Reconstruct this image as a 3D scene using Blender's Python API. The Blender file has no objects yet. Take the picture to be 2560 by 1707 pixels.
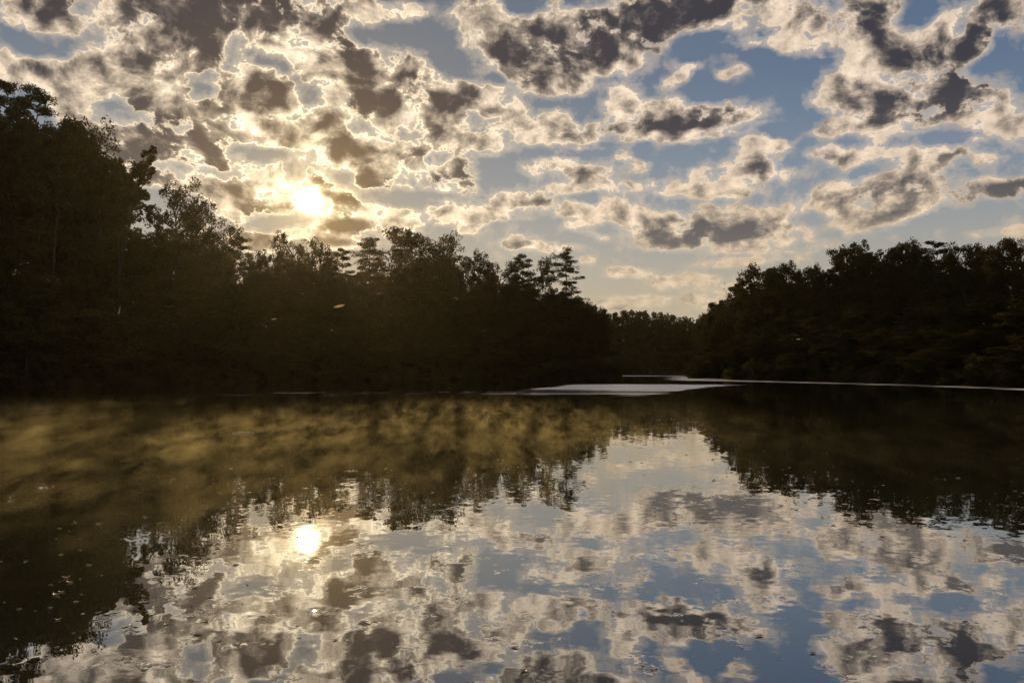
import bpy, math, random
import numpy as np

random.seed(7)
RNG = np.random.default_rng(11)
scene = bpy.context.scene
COL = scene.collection

# ------------------------------------------------------------------ camera
CAM_Z = 1.7
PITCH = math.radians(2.0)
FPX = 1991.0                       # focal length in pixels of the 2560 px wide photograph
cam_d = bpy.data.cameras.new('camera')
cam_d.lens = 28.0
cam_d.sensor_width = 36.0
cam_d.clip_end = 5000.0
cam = bpy.data.objects.new('camera', cam_d)
cam.location = (0, 0, CAM_Z)
cam.rotation_euler = (math.radians(90) + PITCH, 0, 0)
COL.objects.link(cam)
scene.camera = cam


def look(px, py):
    """direction seen at a point of the photograph (2560 x 1707)"""
    cx = (px - 1280.0) / FPX
    cy = (853.5 - py) / FPX
    return (cx, math.cos(PITCH) - cy * math.sin(PITCH), math.sin(PITCH) + cy * math.cos(PITCH))


def azel(px, py):
    x, y, z = look(px, py)
    return math.atan2(x, y), math.atan2(z, math.hypot(x, y))


SUN_AZ, SUN_EL = azel(776, 503)

# ------------------------------------------------------------------ render settings
scene.render.engine = 'CYCLES'
scene.view_settings.view_transform = 'Standard'
scene.view_settings.look = 'None'
scene.view_settings.exposure = 0.0
scene.view_settings.gamma = 1.0
cy = scene.cycles
cy.use_denoising = True
try:
    cy.denoiser = 'OPENIMAGEDENOISE'
    cy.denoising_prefilter = 'ACCURATE'
except Exception:
    pass
cy.max_bounces = 6
cy.diffuse_bounces = 2
cy.glossy_bounces = 2
cy.transmission_bounces = 2
cy.transparent_max_bounces = 8
cy.volume_bounces = 0
cy.sample_clamp_indirect = 6.0
cy.sample_clamp_direct = 0.0
cy.caustics_reflective = False
cy.caustics_refractive = False
cy.volume_step_rate = 1.0
cy.volume_max_steps = 128


# ------------------------------------------------------------------ node helpers
class NT:
    def __init__(self, tree):
        self.t = tree
        self.n = tree.nodes
        self.l = tree.links

    def put(self, sock, val):
        if val is None:
            return
        if isinstance(val, bpy.types.NodeSocket):
            self.l.new(val, sock)
        else:
            if hasattr(sock.default_value, '__len__') and not hasattr(val, '__len__'):
                val = (val,) * len(sock.default_value)
            if hasattr(sock.default_value, '__len__') and len(sock.default_value) == 4 and len(val) == 3:
                val = tuple(val) + (1.0,)
            sock.default_value = val

    def math(self, op, a, b=None, c=None, clamp=False):
        m = self.n.new('ShaderNodeMath')
        m.operation = op
        m.use_clamp = clamp
        self.put(m.inputs[0], a)
        self.put(m.inputs[1], b)
        self.put(m.inputs[2], c)
        return m.outputs[0]

    def vec(self, op, a, b=None, c=None):
        m = self.n.new('ShaderNodeVectorMath')
        m.operation = op
        self.put(m.inputs[0], a)
        self.put(m.inputs[1], b)
        self.put(m.inputs[2], c)
        return m.outputs['Value'] if op in ('DOT_PRODUCT', 'LENGTH') else m.outputs['Vector']

    def xyz(self, x, y, z=0.0):
        m = self.n.new('ShaderNodeCombineXYZ')
        self.put(m.inputs[0], x)
        self.put(m.inputs[1], y)
        self.put(m.inputs[2], z)
        return m.outputs[0]

    def sep(self, v):
        m = self.n.new('ShaderNodeSeparateXYZ')
        self.put(m.inputs[0], v)
        return m.outputs

    def noise(self, v, scale, detail=4.0, rough=0.5, dist=0.0, dims='3D', lac=2.0, out='Fac'):
        m = self.n.new('ShaderNodeTexNoise')
        m.noise_dimensions = dims
        self.put(m.inputs['Vector'], v)
        m.inputs['Scale'].default_value = scale
        m.inputs['Detail'].default_value = detail
        m.inputs['Roughness'].default_value = rough
        m.inputs['Distortion'].default_value = dist
        m.inputs['Lacunarity'].default_value = lac
        return m.outputs[out]

    def smooth(self, x, a, b, lo=0.0, hi=1.0):
        m = self.n.new('ShaderNodeMapRange')
        m.interpolation_type = 'SMOOTHSTEP'
        self.put(m.inputs['Value'], x)
        self.put(m.inputs['From Min'], a)
        self.put(m.inputs['From Max'], b)
        self.put(m.inputs['To Min'], lo)
        self.put(m.inputs['To Max'], hi)
        return m.outputs[0]

    def mix(self, f, a, b):
        m = self.n.new('ShaderNodeMix')
        m.data_type = 'RGBA'
        m.clamp_factor = True
        self.put(m.inputs['Factor'], f)
        self.put(m.inputs[6], a)
        self.put(m.inputs[7], b)
        return m.outputs[2]


def field_nodes(nt, M, tu, tv, rank):
    """a smooth field over azimuth (tu, 0..1) and elevation (tv, 0..1) as a sum of products of curves"""
    U, S, V = np.linalg.svd(M, full_matrices=False)
    total = None
    for k in range(0, rank, 3):
        sides = []
        for t, F in ((tv, U * S), (tu, V.T)):
            sc, of = [], []
            nd = nt.n.new('ShaderNodeRGBCurve')
            mp = nd.mapping
            for j in range(3):
                f = F[:, k + j]
                mn, mx = float(f.min()), float(f.max())
                rg = max(mx - mn, 1e-6)
                sc.append(rg)
                of.append(mn)
                cv = mp.curves[j]
                xs = np.linspace(0, 1, len(f))
                cv.points[0].location = (0.0, (f[0] - mn) / rg)
                cv.points[1].location = (1.0, (f[-1] - mn) / rg)
                for i in range(1, len(f) - 1):
                    cv.points.new(float(xs[i]), float((f[i] - mn) / rg))
            mp.update()
            nt.put(nd.inputs['Color'], t)
            sides.append(nt.vec('MULTIPLY_ADD', nd.outputs[0], tuple(sc), tuple(of)))
        d = nt.vec('DOT_PRODUCT', sides[0], sides[1])
        total = d if total is None else nt.math('ADD', total, d)
    return total


# ------------------------------------------------------------------ sky with broken cumulus
# cloud bodies: centre x, y, half width, half height, strength (photograph pixels -> directions)
BODIES = [
    (60, 40, 100, 42), (130, 40, 90, 42), (240, 60, 110, 52), (420, 110, 160, 105), (300, 95, 80, 38), (500, 40, 260, 60),
    (15, 140, 28, 30), (60, 178, 80, 26), (120, 180, 90, 32), (255, 170, 85, 42), (190, 235, 62, 40), (330, 195, 75, 45), (120, 205, 90, 35),
    (160, 265, 40, 30), (390, 250, 85, 48), (590, 235, 105, 72), (640, 265, 80, 60), (430, 372, 178, 84), (260, 340, 70, 55), (205, 300, 52, 26),
    (540, 400, 100, 55), (400, 452, 170, 16), (610, 330, 80, 42), (570, 480, 80, 32),
    (680, 40, 80, 50), (800, 40, 90, 52), (930, 30, 95, 36), (1050, 18, 50, 16), (1048, 40, 13, 11), (720, 110, 110, 36), (760, 85, 120, 36),
    (920, 160, 130, 66), (960, 185, 120, 40), (790, 162, 80, 38), (1030, 165, 45, 42), (1090, 175, 11, 9), (950, 245, 130, 48), (860, 220, 50, 50),
    (690, 240, 85, 62), (825, 278, 68, 40), (700, 300, 60, 20), (1110, 240, 85, 55), (1190, 225, 50, 28), (1235, 285, 60, 60), (1110, 320, 92, 58),
    (1200, 362, 90, 30), (970, 305, 60, 26), (1200, 60, 90, 62), (1180, 120, 70, 50), (1260, 130, 80, 60),
    (720, 325, 110, 38), (800, 350, 90, 34), (880, 370, 90, 40), (830, 405, 90, 22), (960, 350, 70, 30), (1050, 420, 125, 52), (1000, 380, 70, 30), (925, 440, 42, 42),
    (1150, 430, 50, 35), (690, 465, 95, 36), (800, 450, 50, 32), (850, 505, 62, 42), (620, 520, 52, 36), (700, 520, 80, 26), (590, 545, 60, 26),
    (820, 570, 60, 22), (880, 562, 55, 20), (960, 535, 75, 34), (1000, 560, 50, 30), (580, 600, 75, 30), (680, 610, 55, 26), (850, 610, 70, 16), (750, 580, 50, 10),
    (690, 415, 22, 7), (740, 400, 30, 8), (520, 460, 60, 20),
    (1340, 110, 120, 60), (1480, 110, 160, 52), (1400, 60, 80, 40), (1620, 30, 170, 44), (1720, 25, 110, 40), (1560, 60, 120, 40), (1350, 190, 100, 42), (1500, 165, 130, 22),
    (1330, 215, 60, 30), (1430, 225, 40, 12), (1815, 40, 55, 38), (1830, 75, 25, 18), (1570, 245, 60, 60), (1600, 290, 75, 40), (1680, 275, 65, 34), (1770, 285, 95, 34),
    (1880, 290, 62, 26), (1640, 315, 150, 18), (1700, 340, 150, 14), (1390, 310, 58, 34), (1430, 350, 105, 24), (1340, 340, 40, 20), (1300, 280, 30, 40), (1720, 168, 30, 11), (1700, 195, 28, 9),
    (1670, 215, 22, 10), (1812, 192, 12, 10), (1890, 110, 16, 16), (1855, 170, 8, 10),
    (1390, 420, 95, 34), (1490, 432, 75, 24), (1552, 393, 17, 8), (1605, 419, 15, 8), (1738, 430, 12, 10), (1430, 470, 110, 10), (1560, 470, 35, 16), (1600, 472, 14, 14),
    (1690, 470, 85, 22), (1900, 405, 75, 34), (1840, 440, 70, 34), (1960, 435, 70, 22), (1810, 480, 130, 22), (1890, 355, 50, 16), (1955, 368, 9, 8),
    (1970, 50, 100, 62), (1960, 110, 40, 28), (2060, 90, 95, 50), (2180, 60, 105, 80), (2170, 160, 95, 60), (2130, 220, 70, 40), (2340, 100, 45, 55), (2360, 55, 22, 22),
    (2440, 80, 85, 48), (2400, 115, 85, 42), (2450, 15, 70, 26), (2280, 145, 45, 30), (2520, 40, 40, 40), (2070, 250, 65, 26), (2180, 250, 110, 50), (2330, 240, 140, 62), (2440, 215, 40, 24),
    (2350, 160, 70, 36), (2120, 315, 60, 26), (2250, 320, 110, 34), (2055, 338, 36, 14), (2200, 355, 40, 26), (2490, 270, 70, 52), (2450, 320, 60, 26), (2550, 330, 50, 60), (2440, 350, 40, 16),
    (2070, 378, 44, 26), (2110, 395, 50, 20), (2170, 390, 26, 24), (2250, 380, 52, 24), (2340, 385, 60, 26), (2270, 425, 85, 40), (2330, 455, 90, 42), (2190, 465, 70, 34), (2110, 480, 75, 28),
    (2040, 500, 70, 18), (2470, 395, 60, 24), (2395, 380, 40, 9), (2500, 470, 75, 26), (2460, 448, 30, 16), (2420, 470, 14, 18), (2310, 505, 110, 28), (2120, 540, 50, 36), (2230, 540, 55, 24),
    (2145, 570, 18, 20), (2060, 515, 90, 16), (2545, 575, 55, 24), (2450, 585, 40, 10),
    (1320, 502, 75, 26), (1260, 505, 40, 16), (1440, 520, 55, 18), (1220, 538, 105, 20), (1155, 530, 60, 26), (1540, 510, 45, 24), (1500, 545, 60, 22), (1440, 566, 46, 12), (1600, 545, 45, 26),
    (1640, 575, 75, 36), (1740, 560, 105, 46), (1660, 540, 26, 18), (1850, 570, 70, 40), (1930, 555, 50, 40), (1960, 580, 38, 36), (1690, 605, 110, 22), (1850, 620, 90, 14), (1510, 592, 30, 7),
    (1310, 612, 66, 26), (1380, 625, 30, 16), (1440, 615, 20, 8), (1464, 648, 11, 6), (1550, 680, 46, 11), (1620, 683, 26, 5), (1720, 692, 60, 9), (1760, 700, 50, 8), (1850, 655, 120, 10), (1680, 715, 40, 10),
    (2060, 620, 45, 14), (1990, 640, 50, 9), (1600, 752, 70, 10), (1730, 745, 90, 9), (1140, 470, 40, 30), (1560, 755, 36, 14), (1660, 700, 26, 12), (1780, 770, 60, 6), (1820, 720, 70, 7),
    (1170, 575, 30, 14), (1900, 700, 60, 8), (2020, 590, 10, 6), (1850, 725, 60, 8),
    # above and beside the frame
    (200, -60, 160, 60), (620, -60, 240, 55), (1000, -90, 150, 40), (1500, -70, 240, 60), (2000, -60, 160, 60), (2450, -90, 120, 50), (2700, 60, 120, 60),
    (2760, 260, 110, 60), (2720, 440, 120, 40), (-120, 80, 110, 50), (-160, 240, 120, 60), (-200, 400, 140, 50), (900, -190, 260, 60), (1800, -200, 260, 60), (2760, 560, 90, 22),
]
# thick, dark hearts of the clouds: x, y, half width, half height, depth
HEARTS = [
    (130, 25, 62, 36, .9), (480, 25, 190, 52, 1.3), (300, 62, 36, 30, .7), (420, 130, 75, 62, .9), (430, 172, 36, 24, .8), (590, 45, 110, 40, 1.2), (540, 120, 60, 26, .8), (60, 20, 25, 10, .4),
    (100, 172, 46, 16, .8), (360, 262, 20, 30, .6), (300, 262, 26, 14, .4), (590, 255, 62, 42, .75), (400, 355, 120, 52, 1.1), (500, 385, 105, 52, 1.1), (430, 410, 140, 30, .9), (420, 330, 70, 28, .7), (180, 288, 30, 12, .6), (250, 330, 14, 14, .4),
    (680, 35, 60, 44, 1.1), (830, 38, 44, 40, 1.1), (760, 40, 50, 36, .7), (905, 145, 62, 40, 1.2), (950, 185, 90, 24, 1.3), (870, 120, 40, 16, .8), (1040, 195, 50, 10, .8), (985, 240, 72, 26, .85), (930, 268, 50, 22, .75),
    (685, 242, 42, 24, .65), (680, 215, 30, 20, .4), (812, 282, 34, 20, .75), (1105, 255, 52, 30, .75), (1185, 215, 26, 26, .8), (1215, 290, 20, 14, .8), (1095, 320, 46, 26, .75), (1085, 345, 20, 20, .6), (1245, 270, 30, 20, .5),
    (875, 360, 55, 32, .7), (880, 395, 60, 16, .6), (670, 322, 16, 10, .5), (1035, 385, 46, 14, .7), (1025, 410, 26, 26, .8), (1090, 445, 76, 20, .85), (1165, 425, 24, 14, 1.), (1110, 385, 40, 12, .6), (925, 455, 26, 32, 1.1), (945, 470, 20, 16, .8),
    (805, 452, 42, 16, .9), (850, 505, 46, 30, 1.1), (885, 480, 20, 20, .8), (622, 522, 32, 30, 1.0), (700, 522, 44, 10, .7), (735, 518, 18, 10, .8), (812, 572, 24, 15, 1.), (875, 563, 30, 11, 1.), (600, 605, 60, 24, .7), (680, 610, 34, 18, .7), (850, 612, 56, 10, .6),
    (1010, 555, 20, 10, .5), (970, 545, 20, 10, .3), (580, 480, 26, 8, .4), (520, 470, 50, 8, .3),
    (1340, 115, 105, 44, 1.2), (1470, 105, 130, 38, 1.25), (1280, 130, 40, 50, 1.1), (1410, 88, 40, 16, 1.2), (1620, 30, 150, 34, 1.3), (1540, 70, 90, 30, 1.1), (1730, 20, 70, 34, 1.3), (1480, 50, 40, 22, .8), (1600, 100, 50, 24, .9), (1340, 205, 34, 22, .75), (1300, 215, 26, 14, .6), (1400, 170, 40, 14, .5),
    (1830, 25, 26, 20, .4), (1585, 275, 42, 26, .7), (1600, 315, 110, 12, .75), (1770, 285, 66, 20, .95), (1800, 300, 90, 13, .9), (1690, 305, 60, 12, .6), (1540, 325, 44, 10, .6), (1440, 345, 44, 12, .4), (1740, 258, 24, 14, .6), (1700, 195, 20, 8, .4),
    (1385, 435, 46, 18, .8), (1420, 425, 26, 18, .6), (1480, 440, 56, 10, .45), (1535, 435, 18, 8, .6), (1340, 505, 40, 14, .5), (1225, 530, 20, 16, .4), (1265, 505, 20, 8, .3),
    (1910, 400, 70, 20, .8), (1960, 425, 44, 20, 1.05), (1870, 432, 30, 14, .5), (1690, 480, 40, 6, .3), (1880, 475, 40, 8, .5),
    (2180, 30, 80, 34, .75), (2190, 75, 54, 30, .8), (2200, 145, 34, 18, .6), (2060, 40, 40, 30, .45), (2270, 140, 36, 26, 1.), (2350, 90, 26, 26, .8), (2450, 90, 60, 28, 1.), (2410, 115, 80, 22, 1.), (2500, 40, 46, 30, .9), (2440, 30, 40, 20, .6),
    (2290, 235, 80, 34, .9), (2370, 235, 90, 44, 1.1), (2340, 275, 110, 22, 1.), (2190, 265, 60, 26, .75), (2100, 255, 30, 16, .35), (2430, 215, 30, 20, .9), (2230, 300, 70, 10, .5), (2350, 165, 46, 20, .55),
    (2080, 402, 46, 9, .8), (2330, 462, 72, 30, .85), (2270, 465, 60, 20, .6), (2360, 430, 40, 26, .6), (2180, 475, 40, 16, .6), (2130, 490, 40, 13, .5), (2380, 490, 60, 14, .7), (2385, 381, 38, 7, .8), (2475, 413, 50, 8, .75), (2500, 475, 70, 17, 1.), (2050, 482, 40, 8, .5), (2540, 470, 40, 16, .9),
    (1640, 580, 42, 24, .85), (1720, 600, 76, 22, .95), (1770, 578, 70, 22, 1.05), (1740, 545, 40, 16, .5), (1850, 580, 60, 14, .8), (1690, 560, 26, 20, .5), (1960, 560, 20, 30, .3), (1600, 540, 16, 12, .3), (1880, 560, 20, 16, .4),
    (1310, 614, 44, 16, .45), (1340, 605, 34, 12, .4), (2280, 530, 40, 8, .3), (1620, 700, 40, 5, .2),
    (600, -60, 230, 40, 1.2), (1500, -70, 220, 44, 1.2), (2000, -70, 120, 40, .8), (200, -60, 120, 40, .8), (900, -190, 240, 40, 1.), (1800, -200, 240, 40, 1.), (2750, 260, 80, 30, .8), (2720, 70, 80, 30, .8), (-150, 240, 90, 30, .7),
]
# clear gaps between them
GAPS = [
    (80, 105, 80, 32), (190, 100, 60, 22), (286, 262, 34, 22), (325, 290, 44, 16), (250, 300, 45, 18), (490, 205, 22, 30), (520, 232, 26, 14), (670, 150, 30, 20), (715, 175, 36, 22), (762, 205, 16, 26), (782, 246, 16, 22), (730, 300, 36, 14), (690, 395, 80, 26), (610, 375, 50, 10),
    (1010, 338, 62, 20), (870, 320, 40, 12), (1175, 292, 24, 22), (1080, 95, 120, 46), (1130, 150, 70, 40), (920, 85, 90, 16), (700, 562, 80, 9), (560, 570, 34, 34), (1010, 505, 70, 18), (1220, 425, 70, 46), (1250, 200, 70, 14),
    (545, 190, 20, 14), (240, 75, 40, 14), (1210, 320, 30, 14), (940, 480, 24, 10), (640, 560, 30, 10), (760, 612, 30, 10), (560, 440, 40, 10), (870, 440, 24, 8), (1060, 10, 30, 12), (1320, 20, 40, 14), (2300, 25, 34, 40), (1900, 150, 60, 30), (1960, 190, 60, 30),
    (2420, 170, 50, 14), (2500, 140, 40, 60), (2460, 200, 50, 20), (2040, 355, 20, 10), (2120, 350, 26, 10), (2400, 335, 40, 16), (2250, 350, 60, 8), (2200, 415, 30, 10), (2400, 420, 30, 30),
]
NU, NV = 96, 72
AZ0, AZ1, EL0, EL1 = -0.80, 0.80, -0.03, 0.56
azs = np.linspace(AZ0, AZ1, NU)
els = np.linspace(EL0, EL1, NV)
AZ, EL = np.meshgrid(azs, els)


def cloud_map(items, base, size=0.88):
    keep = np.full(AZ.shape, 1.0 - base)
    for it in items:
        x, y, rx, ry = it[:4]
        a = it[4] if len(it) > 4 else 1.0
        ca, ce = azel(x, y)
        ra = abs(azel(x + rx, y)[0] - azel(x - rx, y)[0]) / 2
        re = abs(azel(x, y + ry)[1] - azel(x, y - ry)[1]) / 2
        ra = max(ra * size, 0.009)
        re = max(re * size, 0.006)
        r2 = ((AZ - ca) / ra) ** 2 + ((EL - ce) / re) ** 2
        f = np.exp(-0.70 * r2 ** 1.05)
        keep *= np.clip(1.0 - min(a, 0.97) * f, 0.02, 1)
    return 1.0 - keep


def build_world():
    w = bpy.data.worlds.new("World")
    scene.world = w
    w.use_nodes = True
    w.node_tree.nodes.clear()
    nt = NT(w.node_tree)
    tc = nt.n.new('ShaderNodeTexCoord')
    D = nt.vec('NORMALIZE', tc.outputs['Generated'])
    x, y, z = nt.sep(D)
    az = nt.math('ARCTAN2', x, y)
    el = nt.math('ARCSINE', z)
    tu = nt.math('MULTIPLY_ADD', az, 1 / (AZ1 - AZ0), -AZ0 / (AZ1 - AZ0), clamp=True)
    tv = nt.math('MULTIPLY_ADD', el, 1 / (EL1 - EL0), -EL0 / (EL1 - EL0), clamp=True)
    Cm = cloud_map(BODIES, 0.0)
    Cm = Cm - 0.50 * cloud_map(GAPS, 0.0)
    Hm = cloud_map(HEARTS, 0.0, 1.08)
    # the side of each cloud turned to the sun is thinner and lit through, the far side deeper
    da, de = SUN_AZ - AZ, SUN_EL + 0.10 - EL
    ln = np.sqrt(da ** 2 + de ** 2) + 0.03
    fu = np.clip((AZ + 0.026 * da / ln - AZ0) / (AZ1 - AZ0) * (NU - 1), 0, NU - 1.001)
    fv = np.clip((EL + 0.026 * de / ln - EL0) / (EL1 - EL0) * (NV - 1), 0, NV - 1.001)
    iu, iv = fu.astype(int), fv.astype(int)
    wu, wv = fu - iu, fv - iv
    Cs = (Cm[iv, iu] * (1 - wu) + Cm[iv, iu + 1] * wu) * (1 - wv) + (Cm[iv + 1, iu] * (1 - wu) + Cm[iv + 1, iu + 1] * wu) * wv
    side = np.clip(Cm - Cs, -0.7, 0.7)
    Hm = Hm - 0.55 * np.maximum(side, 0) + 0.40 * np.maximum(-side, 0)
    C = field_nodes(nt, Cm, tu, tv, 36)
    T = field_nodes(nt, Hm, tu, tv, 36)
    # outside the mapped part of the sky the clouds are left to the noise alone
    inside = nt.math('MULTIPLY', nt.smooth(nt.math('ABSOLUTE', az), 0.66, 0.80, 1, 0), nt.smooth(el, 0.46, 0.56, 1, 0))
    C = nt.math('ADD', nt.math('MULTIPLY', C, inside), nt.math('MULTIPLY', nt.math('SUBTRACT', 1.0, inside), 0.45))
    T = nt.math('ADD', nt.math('MULTIPLY', T, inside), nt.math('MULTIPLY', nt.math('SUBTRACT', 1.0, inside), 0.3))

    q = nt.xyz(az, nt.math('MULTIPLY', el, 1.30), 0.37)
    fine = nt.noise(q, 52.0, 6.0, 0.60)
    warp = nt.noise(q, 9.0, 3.0, 0.55, out='Color')
    qw = nt.vec('MULTIPLY_ADD', nt.vec('SUBTRACT', warp, (0.5, 0.5, 0.5)), (0.05, 0.05, 0.05), q)
    n1 = nt.noise(qw, 17.0, 8.0, 0.66)
    vor = nt.n.new('ShaderNodeTexVoronoi')
    vor.feature = 'SMOOTH_F1'
    nt.put(vor.inputs['Vector'], qw)
    vor.inputs['Scale'].default_value = 26.0
    vor.inputs['Detail'].default_value = 4.0
    vor.inputs['Roughness'].default_value = 0.55
    vor.inputs['Lacunarity'].default_value = 2.2
    vor.inputs['Smoothness'].default_value = 0.35
    puff = nt.math('SUBTRACT', 1.07, vor.outputs['Distance'])           # billows
    # detail towards the sun, to shade the billows
    sa = nt.math('SUBTRACT', SUN_AZ, az)
    se = nt.math('SUBTRACT', SUN_EL + 0.10, el)
    sd = nt.vec('NORMALIZE', nt.xyz(sa, se, 0.0))
    q2 = nt.vec('MULTIPLY_ADD', sd, (0.012, 0.014, 0.0), qw)
    n2 = nt.noise(q2, 17.0, 8.0, 0.66)
    facing = nt.math('MULTIPLY', nt.math('SUBTRACT', n1, n2), 5.0)        # >0: thicker than what lies sunward
    N = nt.math('ADD', nt.math('MULTIPLY', nt.math('SUBTRACT', n1, 0.5), 5.2), nt.math('MULTIPLY', puff, 1.25))
    N = nt.math('ADD', N, nt.math('MULTIPLY', nt.math('SUBTRACT', fine, 0.5), nt.smooth(el, 0.05, 0.35, 3.4, 1.6)))

    S = (math.sin(SUN_AZ) * math.cos(SUN_EL), math.cos(SUN_AZ) * math.cos(SUN_EL), math.sin(SUN_EL))
    ang = nt.math('ARCCOSINE', nt.math('MINIMUM', nt.vec('DOT_PRODUCT', D, S), 0.9999999))
    near = nt.math('DIVIDE', 1.0, nt.math('ADD', 1.0, nt.math('POWER', nt.math('DIVIDE', ang, 0.064), 2.0)))
    near2 = nt.math('DIVIDE', 1.0, nt.math('ADD', 1.0, nt.math('POWER', nt.math('DIVIDE', ang, 0.24), 2.0)))
    near3 = nt.math('DIVIDE', 1.0, nt.math('ADD', 1.0, nt.math('POWER', nt.math('DIVIDE', ang, 0.42), 2.0)))

    d = nt.math('ADD', nt.math('SUBTRACT', C, 0.53), nt.math('MULTIPLY', N, 0.42))
    alpha = nt.smooth(d, -0.02, 0.15)
    wisp = nt.math('MULTIPLY', nt.smooth(d, -0.42, 0.06), 0.42)
    alpha = nt.math('MAXIMUM', alpha, wisp)
    # depth of the cloud decides whether light comes through
    low = nt.math('MULTIPLY', nt.math('SUBTRACT', nt.noise(qw, 17.0, 2.0, 0.5), 0.5), 5.2)
    thick = nt.math('ADD', nt.math('MULTIPLY', nt.math('SUBTRACT', C, 0.53), 0.85), nt.math('MULTIPLY', T, 0.80))
    thick = nt.math('ADD', thick, nt.math('MULTIPLY', low, 0.34))
    thick = nt.math('ADD', thick, nt.math('MULTIPLY', N, 0.17))
    thick = nt.math('ADD', thick, nt.math('MULTIPLY', facing, 0.34))
    dark = nt.smooth(thick, nt.smooth(near2, 0.1, 0.5, 0.10, -0.04), nt.smooth(near2, 0.1, 0.5, 1.22, 1.14))
    dark = nt.math('MULTIPLY', dark, nt.smooth(d, 0.02, 0.24))


    # clear sky
    sky = nt.n.new('ShaderNodeTexSky')
    sky.sky_type = 'NISHITA'
    sky.sun_disc = False
    sky.sun_elevation = SUN_EL
    sky.sun_rotation = SUN_AZ
    sky.altitude = 200
    sky.air_density = 1.2
    sky.dust_density = 1.0
    sky.ozone_density = 3.0
    clear = nt.vec('MULTIPLY', sky.outputs[0], SKY_GAIN)
    clear = nt.vec('SCALE', clear)
    nt.put(clear.node.inputs['Scale'], nt.math('MULTIPLY_ADD', near3, -0.80, 1.0))
    veil = nt.mix(nt.smooth(el, 0.02, 0.30), (5.5, 4.5, 3.1), (3.3, 3.7, 4.2))
    clear = nt.mix(nt.smooth(el, 0.38, 0.04, 0.12, 0.85), clear, veil)
    clear = nt.mix(nt.math('MULTIPLY', near, 0.85), clear, (4.9, 3.8, 2.4))
    # clouds
    bright = nt.mix(nt.smooth(el, 0.06, 0.30), (5.9, 4.4, 2.9), (6.5, 5.2, 4.1))
    bright = nt.mix(near2, bright, (7.4, 6.0, 4.4))
    bright = nt.mix(near, bright, (12.5, 10.0, 6.2))
    rim = nt.math('MULTIPLY', nt.math('MULTIPLY', nt.smooth(d, 0.0, 0.07), nt.smooth(d, 0.07, 0.22, 1, 0)), near2)
    bright = nt.mix(nt.math('MULTIPLY', nt.math('MULTIPLY', rim, near2), 0.8), bright, (20.0, 16.5, 11.0))
    bright = nt.vec('SCALE', bright)
    nt.put(bright.node.inputs['Scale'], nt.math('MULTIPLY_ADD', nt.math('ADD', facing, nt.math('MULTIPLY', N, 0.25)), -0.44, 1.14))
    grey = nt.mix(nt.smooth(el, 0.05, 0.36), (1.65, 1.55, 1.5), (0.44, 0.45, 0.60))
    grey = nt.mix(nt.smooth(nt.math('ADD', nt.math('MULTIPLY', facing, 1.2), nt.math('MULTIPLY', N, 0.8)), 0.45, -0.85, 0, 0.5), grey, (2.3, 1.9, 1.75))
    grey = nt.mix(nt.math('MULTIPLY', near2, 0.24), grey, (1.25, 1.0, 0.80))
    grey = nt.mix(near, grey, (2.8, 1.7, 0.7))
    ccol = nt.mix(dark, bright, grey)
    # thin clouds far off melt into the bright air of the horizon
    alpha = nt.math('MULTIPLY', alpha, nt.smooth(el, 0.0, 0.20, 0.45, 1.0))
    col = nt.mix(alpha, clear, ccol)
    # the sun itself, seen through a gap
    thick = nt.math('MULTIPLY', dark, alpha)
    disc = nt.math('EXPONENT', nt.math('MULTIPLY', nt.math('POWER', nt.math('DIVIDE', ang, 0.0088), 2.0), -1.0))
    halo = nt.math('EXPONENT', nt.math('MULTIPLY', nt.math('DIVIDE', ang, 0.015), -1.0))
    for rgb, amount, shut in (((180.0, 156.0, 108.0), disc, 0.0), ((13.0, 9.0, 4.0), halo, 0.75)):
        v = nt.vec('SCALE', rgb)
        nt.put(v.node.inputs['Scale'], nt.math('MULTIPLY', amount, nt.math('MULTIPLY_ADD', thick, -shut, 1.0)))
        col = nt.vec('ADD', col, v)
    bg = nt.n.new('ShaderNodeBackground')
    nt.put(bg.inputs['Color'], col)
    bg.inputs['Strength'].default_value = 0.1
    out = nt.n.new('ShaderNodeOutputWorld')
    nt.l.new(bg.outputs[0], out.inputs['Surface'])
    w.cycles.sampling_method = 'MANUAL'
    w.cycles.sample_map_resolution = 512


SKY_GAIN = (0.56, 0.62, 0.72)
build_world()

sun_d = bpy.data.lights.new('sun', 'SUN')
sun_d.energy = 3.0
sun_d.angle = math.radians(0.5)
sun_d.color = (1.0, 0.74, 0.40)
sun = bpy.data.objects.new('sun', sun_d)
from mathutils import Vector
sun.rotation_euler = Vector((math.sin(SUN_AZ) * math.cos(SUN_EL), math.cos(SUN_AZ) * math.cos(SUN_EL), math.sin(SUN_EL))).to_track_quat('Z', 'Y').to_euler()
sun.location = (0, 0, 80)
COL.objects.link(sun)
#REST
# ------------------------------------------------------------------ mesh and object helpers
def tag(o, label=None, cat=None, group=None, kind=None):
    if label:
        o['label'] = label
    if cat:
        o['category'] = cat
    if group:
        o['group'] = group
    if kind:
        o['kind'] = kind
    return o


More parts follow.
